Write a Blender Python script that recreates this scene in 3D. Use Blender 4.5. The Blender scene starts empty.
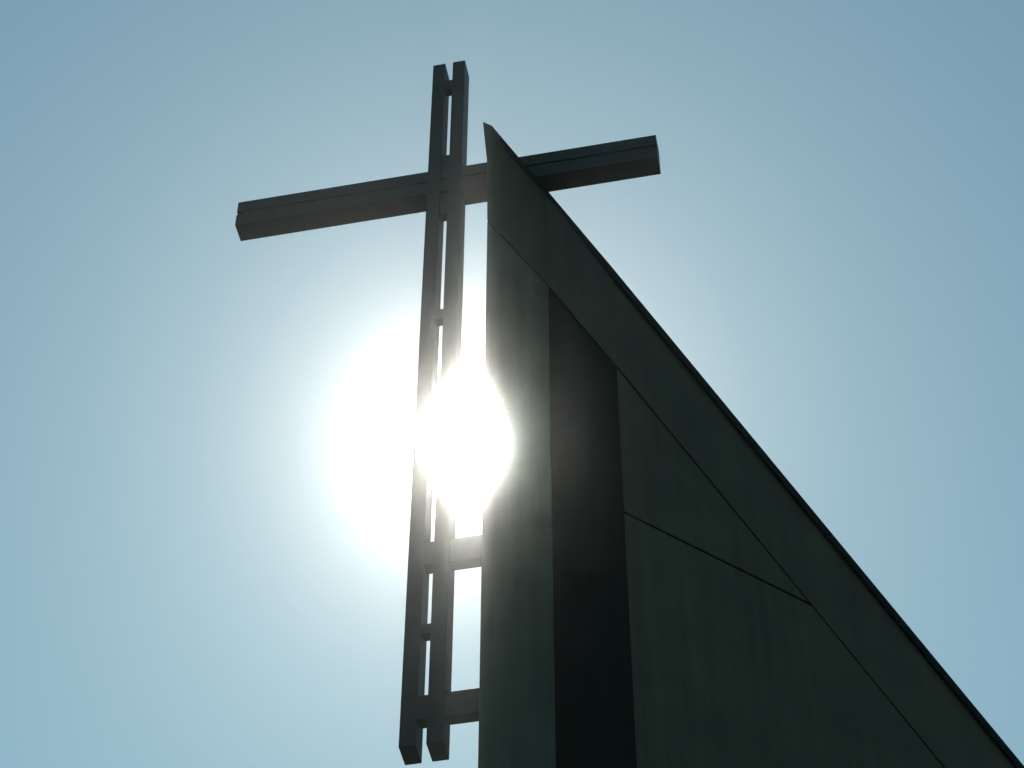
import bpy, bmesh, math, random
from mathutils import Vector, Matrix

sc = bpy.context.scene
col = sc.collection
random.seed(4)

# ------------------------------------------------------------------ camera
# metres; x runs along the crossbar, y away from the camera, z up, ground at z = 0
FOCAL_PX = 2302.2
CAM = Vector((4.0202, -15.0, 1.6))
PITCH, ROLL, YAW = 0.86, 0.0032, -0.1987
fwd = Vector((math.sin(YAW)*math.cos(PITCH), math.cos(YAW)*math.cos(PITCH), math.sin(PITCH)))
right = Vector((math.cos(YAW), -math.sin(YAW), 0))
up = right.cross(fwd)
right, up = (math.cos(ROLL)*right + math.sin(ROLL)*up, -math.sin(ROLL)*right + math.cos(ROLL)*up)
cd = bpy.data.cameras.new('camera')
cam = bpy.data.objects.new('camera', cd)
col.objects.link(cam)
m = Matrix((right, up, -fwd)).transposed().to_4x4()
m.translation = CAM
cam.matrix_world = m
cd.sensor_width = 36
cd.lens = FOCAL_PX*36/1024
cd.clip_start = 0.1
cd.clip_end = 8000
sc.camera = cam

# ------------------------------------------------------------------ sky, sun, exposure
SUN_DIR = Vector((-0.1464, 0.6550, 0.7413)).normalized()     # towards the sun
SUN_EL = math.asin(SUN_DIR.z)
SUN_AZ = math.atan2(SUN_DIR.x, SUN_DIR.y)
w = bpy.data.worlds.new('World'); sc.world = w; w.use_nodes = True
nt = w.node_tree; nt.nodes.clear()
out = nt.nodes.new('ShaderNodeOutputWorld')
sky = nt.nodes.new('ShaderNodeTexSky')
sky.sky_type = 'NISHITA'; sky.sun_disc = False
sky.sun_elevation = SUN_EL; sky.sun_rotation = SUN_AZ
sky.altitude = 0; sky.air_density = 1.5; sky.dust_density = 0.22; sky.ozone_density = 1.0
bg = nt.nodes.new('ShaderNodeBackground'); bg.inputs['Strength'].default_value = 0.0765
wb = nt.nodes.new('ShaderNodeVectorMath'); wb.operation = 'MULTIPLY'; wb.inputs[1].default_value = (.85, 1.15, 1.01)   # the camera's cool white balance
nt.links.new(sky.outputs[0], wb.inputs[0]); nt.links.new(wb.outputs[0], bg.inputs['Color'])
# the sun itself, a half-degree disc in the sky
tc = nt.nodes.new('ShaderNodeTexCoord')
dot = nt.nodes.new('ShaderNodeVectorMath'); dot.operation = 'DOT_PRODUCT'
dot.inputs[1].default_value = SUN_DIR
nt.links.new(tc.outputs['Generated'], dot.inputs[0])
ac = nt.nodes.new('ShaderNodeMath'); ac.operation = 'ARCCOSINE'; ac.use_clamp = False
nt.links.new(dot.outputs['Value'], ac.inputs[0])
mr = nt.nodes.new('ShaderNodeMapRange')
mr.inputs['From Min'].default_value = math.radians(0.25); mr.inputs['From Max'].default_value = math.radians(0.29)
mr.inputs['To Min'].default_value = 1; mr.inputs['To Max'].default_value = 0
nt.links.new(ac.outputs[0], mr.inputs['Value'])
dm = nt.nodes.new('ShaderNodeMath'); dm.operation = 'MULTIPLY'; dm.inputs[1].default_value = 60
nt.links.new(mr.outputs[0], dm.inputs[0])
bg2 = nt.nodes.new('ShaderNodeBackground'); bg2.inputs['Color'].default_value = (1, .97, .9, 1)
nt.links.new(dm.outputs[0], bg2.inputs['Strength'])
# circumsolar aureole of the dusty upper air, falling off with the angle from the sun
au0 = nt.nodes.new('ShaderNodeMath'); au0.operation = 'DIVIDE'; au0.inputs[1].default_value = math.radians(1.9)
nt.links.new(ac.outputs[0], au0.inputs[0])
au1 = nt.nodes.new('ShaderNodeMath'); au1.operation = 'MULTIPLY_ADD'; au1.inputs[2].default_value = 1.0
nt.links.new(au0.outputs[0], au1.inputs[0]); nt.links.new(au0.outputs[0], au1.inputs[1])
au2 = nt.nodes.new('ShaderNodeMath'); au2.operation = 'POWER'; au2.inputs[1].default_value = -1.2
nt.links.new(au1.outputs[0], au2.inputs[0])
au3 = nt.nodes.new('ShaderNodeMath'); au3.operation = 'MULTIPLY'; au3.inputs[1].default_value = 2.75
nt.links.new(au2.outputs[0], au3.inputs[0])
bg3 = nt.nodes.new('ShaderNodeBackground'); bg3.inputs['Color'].default_value = (1, .84, .80, 1)
nt.links.new(au3.outputs[0], bg3.inputs['Strength'])
ad0 = nt.nodes.new('ShaderNodeAddShader')
nt.links.new(bg2.outputs[0], ad0.inputs[0]); nt.links.new(bg3.outputs[0], ad0.inputs[1])
ad = nt.nodes.new('ShaderNodeAddShader')
nt.links.new(bg.outputs[0], ad.inputs[0]); nt.links.new(ad0.outputs[0], ad.inputs[1])
nt.links.new(ad.outputs[0], out.inputs['Surface'])

sl = bpy.data.lights.new('sun', 'SUN'); sl.energy = 3.0; sl.angle = math.radians(0.5); sl.color = (1, .97, .91)
so = bpy.data.objects.new('sun', sl); col.objects.link(so)
so.rotation_euler = (-SUN_DIR).to_track_quat('-Z', 'Y').to_euler()
so.location = (0, 0, 60)

sc.view_settings.view_transform = 'Standard'
sc.view_settings.look = 'None'
sc.view_settings.exposure = 0.0
sc.view_settings.gamma = 1.0
sc.view_settings.use_curve_mapping = False
sc.cycles.use_denoising = True
sc.cycles.volume_bounces = 0
sc.cycles.max_bounces = 6

# ------------------------------------------------------------------ materials
def mat(name, base, rough=.6, vary=.15, scale=2.0, metallic=0.0, streak=0.0, bump=0.0, spec=.5):
    mt = bpy.data.materials.new(name); mt.use_nodes = True
    n = mt.node_tree; b = n.nodes['Principled BSDF']
    b.inputs['Roughness'].default_value = rough
    b.inputs['Metallic'].default_value = metallic
    b.inputs['Specular IOR Level'].default_value = spec
    t = n.nodes.new('ShaderNodeTexCoord')
    ns = n.nodes.new('ShaderNodeTexNoise'); ns.inputs['Scale'].default_value = scale
    ns.inputs['Detail'].default_value = 8; ns.inputs['Roughness'].default_value = .62
    n.links.new(t.outputs['Object'], ns.inputs['Vector'])
    mp = n.nodes.new('ShaderNodeMapping'); mp.inputs['Scale'].default_value = (7, 7, .35)
    n.links.new(t.outputs['Object'], mp.inputs['Vector'])
    n2 = n.nodes.new('ShaderNodeTexNoise'); n2.inputs['Scale'].default_value = 1.3; n2.inputs['Detail'].default_value = 5
    n.links.new(mp.outputs[0], n2.inputs['Vector'])
    mx = n.nodes.new('ShaderNodeMix'); mx.data_type = 'FLOAT'; mx.inputs[0].default_value = streak
    n.links.new(ns.outputs['Fac'], mx.inputs[2]); n.links.new(n2.outputs['Fac'], mx.inputs[3])
    cr = n.nodes.new('ShaderNodeValToRGB')
    lo = [c*(1-vary) for c in base]; hi = [c*(1+vary) for c in base]
    cr.color_ramp.elements[0].position = .3; cr.color_ramp.elements[0].color = (*lo, 1)
    cr.color_ramp.elements[1].position = .7; cr.color_ramp.elements[1].color = (*hi, 1)
    n.links.new(mx.outputs[0], cr.inputs['Fac'])
    n.links.new(cr.outputs['Color'], b.inputs['Base Color'])
    if bump:
        n3 = n.nodes.new('ShaderNodeTexNoise'); n3.inputs['Scale'].default_value = scale*14; n3.inputs['Detail'].default_value = 6
        n.links.new(t.outputs['Object'], n3.inputs['Vector'])
        bp = n.nodes.new('ShaderNodeBump'); bp.inputs['Strength'].default_value = bump; bp.inputs['Distance'].default_value = .01
        n.links.new(n3.outputs['Fac'], bp.inputs['Height']); n.links.new(bp.outputs[0], b.inputs['Normal'])
    return mt

M_STEEL = mat('painted_steel', (.007, .017, .019), rough=.6, vary=.35, scale=5, streak=.5, bump=.15, spec=.3)
M_PANEL = mat('grey_render', (.056, .060, .051), rough=.85, vary=.26, scale=1.3, streak=.42, bump=.3, spec=.2)
M_LEFT = mat('grey_render_lit', (.068, .086, .076), rough=.85, vary=.28, scale=1.3, streak=.5, bump=.3, spec=.2)  # same grey render, the left face's extra light put into its colour
M_DARK = mat('dark_panel', (.011, .011, .010), rough=.85, vary=.3, scale=3, streak=.5, bump=.3, spec=.1)  # near-black tone over the whole fold face
M_COPING = mat('dark_flashing', (.006, .008, .008), rough=.85, vary=.2, scale=4, spec=.08)
M_CORE = mat('joint_shadow_core', (.03, .035, .033), rough=.9, vary=.1, scale=2, spec=.1)
M_GROUND = mat('short_grass', (.06, .075, .035), rough=.95, vary=.3, scale=.6, spec=.1)
M_PAVE = mat('paving', (.17, .165, .155), rough=.9, vary=.2, scale=1.2, spec=.2, bump=.3)

# ------------------------------------------------------------------ helpers
def link(name, bm, material, parent=None, bevel=0.0):
    me = bpy.data.meshes.new(name)
    bmesh.ops.recalc_face_normals(bm, faces=bm.faces[:])
    if bevel:
        bmesh.ops.bevel(bm, geom=bm.edges[:], offset=bevel, segments=2, affect='EDGES', profile=.6)
    bm.to_mesh(me); bm.free()
    me.materials.append(material)
    o = bpy.data.objects.new(name, me); col.objects.link(o)
    if parent: o.parent = parent
    return o

def empty(name, loc, label, cat, group=None):
    o = bpy.data.objects.new(name, None); col.objects.link(o)
    o.location = loc; o.empty_display_size = .5
    o['label'] = label; o['category'] = cat
    if group: o['group'] = group
    return o

def box(bm, x0, x1, y0, y1, z0, z1):
    v = [bm.verts.new(p) for p in ((x0,y0,z0),(x1,y0,z0),(x1,y1,z0),(x0,y1,z0),(x0,y0,z1),(x1,y0,z1),(x1,y1,z1),(x0,y1,z1))]
    for f in ((0,3,2,1),(4,5,6,7),(0,1,5,4),(1,2,6,5),(2,3,7,6),(3,0,4,7)):
        bm.faces.new([v[i] for i in f])

def slab(bm, front, back):
    """closed solid between two matching polygons"""
    a = [bm.verts.new(p) for p in front]; b = [bm.verts.new(p) for p in back]
    bm.faces.new(a); bm.faces.new(b[::-1])
    n = len(a)
    for i in range(n):
        j = (i+1) % n
        bm.faces.new((a[j], a[i], b[i], b[j]))

# ------------------------------------------------------------------ ground
bm = bmesh.new()
bmesh.ops.create_grid(bm, x_segments=40, y_segments=40, size=1500)
g = link('ground', bm, M_GROUND); g['kind'] = 'structure'
bm = bmesh.new()
box(bm, -14, 26, -24, 0.5, 0.004, .12)
g = link('pavement', bm, M_PAVE, bevel=.015); g['kind'] = 'structure'

# ------------------------------------------------------------------ tower
tower = empty('church_tower', (2.2, -.94, 0), 'dark grey slanted church tower wall tapering to a sharp tip, right of the cross', 'tower')
OX, OY = 2.2, -.94
# plan of the front: a (left corner) - b (fold) - c (prow) - e (far end)
A0 = Vector((.745, -.15)); B0 = Vector((1.4167, -.15)); C0 = Vector((2.2025, -.9358))
SLOPE = -.951
S_END = 19.4
E0 = C0 + Vector((1, 1))/math.sqrt(2)*S_END
ROW = [A0, B0, C0, E0]
DN = [Vector((0, 1)), Vector((1, 1))/math.sqrt(2), Vector((-1, 1))/math.sqrt(2)]   # inward normals
def mit(n1, n2):
    s = n1+n2
    return s / (s.dot(n1))
MITRE = [DN[0], mit(DN[0], DN[1]), mit(DN[1], DN[2]), DN[2]]

def pt(seg, s, z, t):
    """point on front segment seg (0 A, 1 B, 2 C), s metres along, z high, t behind the face"""
    p, q = ROW[seg], ROW[seg+1]
    L = (q-p).length; d = (q-p)/L
    ti = DN[seg]
    if abs(s) < 1e-6: v = MITRE[seg]
    elif abs(s-L) < 1e-6: v = MITRE[seg+1]
    else: v = ti
    r = p + d*s + v*t
    return (r.x-OX, r.y-OY, z)
LA = (B0-A0).length; LB = (C0-B0).length
def panel(name, seg, poly, t0, t1, material, bevel=.006):
    bm = bmesh.new()
    slab(bm, [pt(seg, s, z, t0) for s, z in poly], [pt(seg, s, z, t1) for s, z in poly])
    return link(name, bm, material, tower, bevel=bevel)

# heights of the raked edge and of the joint below the raked band, along each face
ZA = (23.86, 22.41); ZB = (22.41, 19.765); ZC0 = 19.765
JA = (22.05, 20.71); JB = (20.71, 18.30); JC0 = 18.30
GAP = .029
zc = lambda s: ZC0 + SLOPE*s
jc = lambda s: JC0 - .944*s
# lower body behind the panels: closed solid running back from the front, butted to the panels
T = .055
bm = bmesh.new()
low = .0
frontrow = [pt(0, 0, low, T), pt(0, LA, low, T), pt(1, LB, low, T), pt(2, S_END, low, T)]
toprow = [pt(0, 0, ZA[0]-.06, T), pt(0, LA, ZA[1]-.06, T), pt(1, LB, ZB[1]-.06, T), pt(2, S_END, zc(S_END)-.06, T)]
DEP = 1.5
fb = [bm.verts.new(p) for p in frontrow]; ft = [bm.verts.new(p) for p in toprow]
bb = [bm.verts.new((p[0], p[1]+DEP, p[2])) for p in frontrow]; bt = [bm.verts.new((p[0], p[1]+DEP, p[2])) for p in toprow]
for i in range(3):
    bm.faces.new((fb[i], fb[i+1], ft[i+1], ft[i]))
    bm.faces.new((bb[i+1], bb[i], bt[i], bt[i+1]))
    bm.faces.new((ft[i], ft[i+1], bt[i+1], bt[i]))
    bm.faces.new((fb[i+1], fb[i], bb[i], bb[i+1]))
bm.faces.new((fb[0], ft[0], bt[0], bb[0])); bm.faces.new((fb[3], bb[3], bt[3], ft[3]))
link('core_wall', bm, M_CORE, tower)

# cladding panels below the raked band
panel('left_panel', 0, [(0, 0.0), (LA, 0.0), (LA, JA[1]-GAP), (0, JA[0]-GAP)], 0, T-.002, M_LEFT)
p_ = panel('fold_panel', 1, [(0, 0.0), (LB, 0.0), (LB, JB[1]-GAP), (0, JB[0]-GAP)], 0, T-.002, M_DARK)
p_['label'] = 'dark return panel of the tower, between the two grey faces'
# right face: split by one horizontal joint that meets the raked joint
ZJ = 16.30
SJ = (JC0-ZJ)/.944
panel('right_panel', 2, [(0, ZJ+GAP/2), (SJ-GAP, ZJ+GAP/2), (0, JC0-GAP)], 0, T-.002, M_PANEL)
panel('right_panel', 2, [(0, 0.0), (S_END-.5, 0.0), (S_END-.5, jc(S_END-.5)-GAP if jc(S_END-.5) > .3 else .1), (SJ, ZJ-GAP/2), (0, ZJ-GAP/2)], 0, T-.002, M_PANEL)
# raked band, one fascia board per face
def band(seg, s0, s1, j0, j1, z0, z1, extra=None):
    poly = [(s0, j0), (s1, j1), (s1, z1), (s0, z0)]
    if extra: poly = extra
    panel('raked_fascia', seg, poly, -.006, T-.002, M_PANEL)
band(0, 0, LA, *JA, *ZA, extra=[(0, JA[0]), (LA, JA[1]), (LA, ZA[1]), (.039, 23.85), (-.072, 23.965), (-.014, 23.16)])
band(1, 0, LB, *JB, *ZB)
band(2, 0, S_END, JC0, max(.0, jc(S_END)), ZC0, zc(S_END))
# dark flashing under the raked edge
def flash(seg, s0, s1, z0, z1, w0, w1):
    panel('edge_flashing', seg, [(s0, z0-w0), (s1, z1-w1), (s1, z1+.01), (s0, z0+.01)], -.045, -.008, M_COPING, bevel=.003)
flash(0, .14, LA, ZA[0]-(ZA[0]-ZA[1])*.14/LA, ZA[1], .09, .11)
flash(1, 0, LB, *ZB, .11, .15)
flash(2, 0, S_END-.3, ZC0, zc(S_END-.3), .125, .17)

# ------------------------------------------------------------------ cross
cross = empty('cross', (.2, .125, 14.74), 'tall dark cross of paired beams bracketed to the left edge of the slanted tower', 'cross')
cx, cy_, cz = cross.location
W, G, D = .1522, .0946, .2508
def cbox(name, x0, x1, y0, y1, z0, z1, bevel=.004):
    bm = bmesh.new(); box(bm, x0-cx, x1-cx, y0-cy_, y1-cy_, z0-cz, z1-cz)
    return link(name, bm, M_STEEL, cross, bevel=bevel)
ZB0, ZT0 = 14.7446, 25.5965
cbox('post', 0, W, 0, D, ZB0, ZT0)
cbox('post', W+G, 2*W+G, 0, D, ZB0, ZT0)
HB = .19
cbox('crossbar', -2.2689, 2.6627, .004, D-.004, 22.926, 22.926+HB)
cbox('crossbar', -2.2689, 2.6627, .004, D-.004, 23.3628-HB, 23.3628)
cbox('crossbar_spacer', -2.21, 2.60, .022, .225, 22.926+HB-.002, 23.3628-HB+.002, bevel=0)
for zb, zt in ((25.044, 25.241), (22.505, 23.659), (20.638, 20.801), (16.073, 16.197)):
    cbox('spacer', W-.003, W+G+.003, .02, .12, zb, zt, bevel=.002)
for zb, zt in ((16.954, 17.26), (15.043, 15.321)):
    cbox('bracket', W-.003, A0.x+.01, .012, .14, zb, zt)

# ------------------------------------------------------------------ haze
bm = bmesh.new(); box(bm, -1520, 1520, -1520, 1520, -1.0, 26.6)
hz = bpy.data.materials.new('haze'); hz.use_nodes = True
n = hz.node_tree; n.nodes.clear()
o_ = n.nodes.new('ShaderNodeOutputMaterial'); pv = n.nodes.new('ShaderNodeVolumePrincipled')
pv.inputs['Color'].default_value = (.96, .97, .93, 1)
pv.inputs['Density'].default_value = .0008
pv.inputs['Anisotropy'].default_value = .9925
n.links.new(pv.outputs[0], o_.inputs['Volume'])
h = link('haze', bm, hz); h['kind'] = 'stuff'
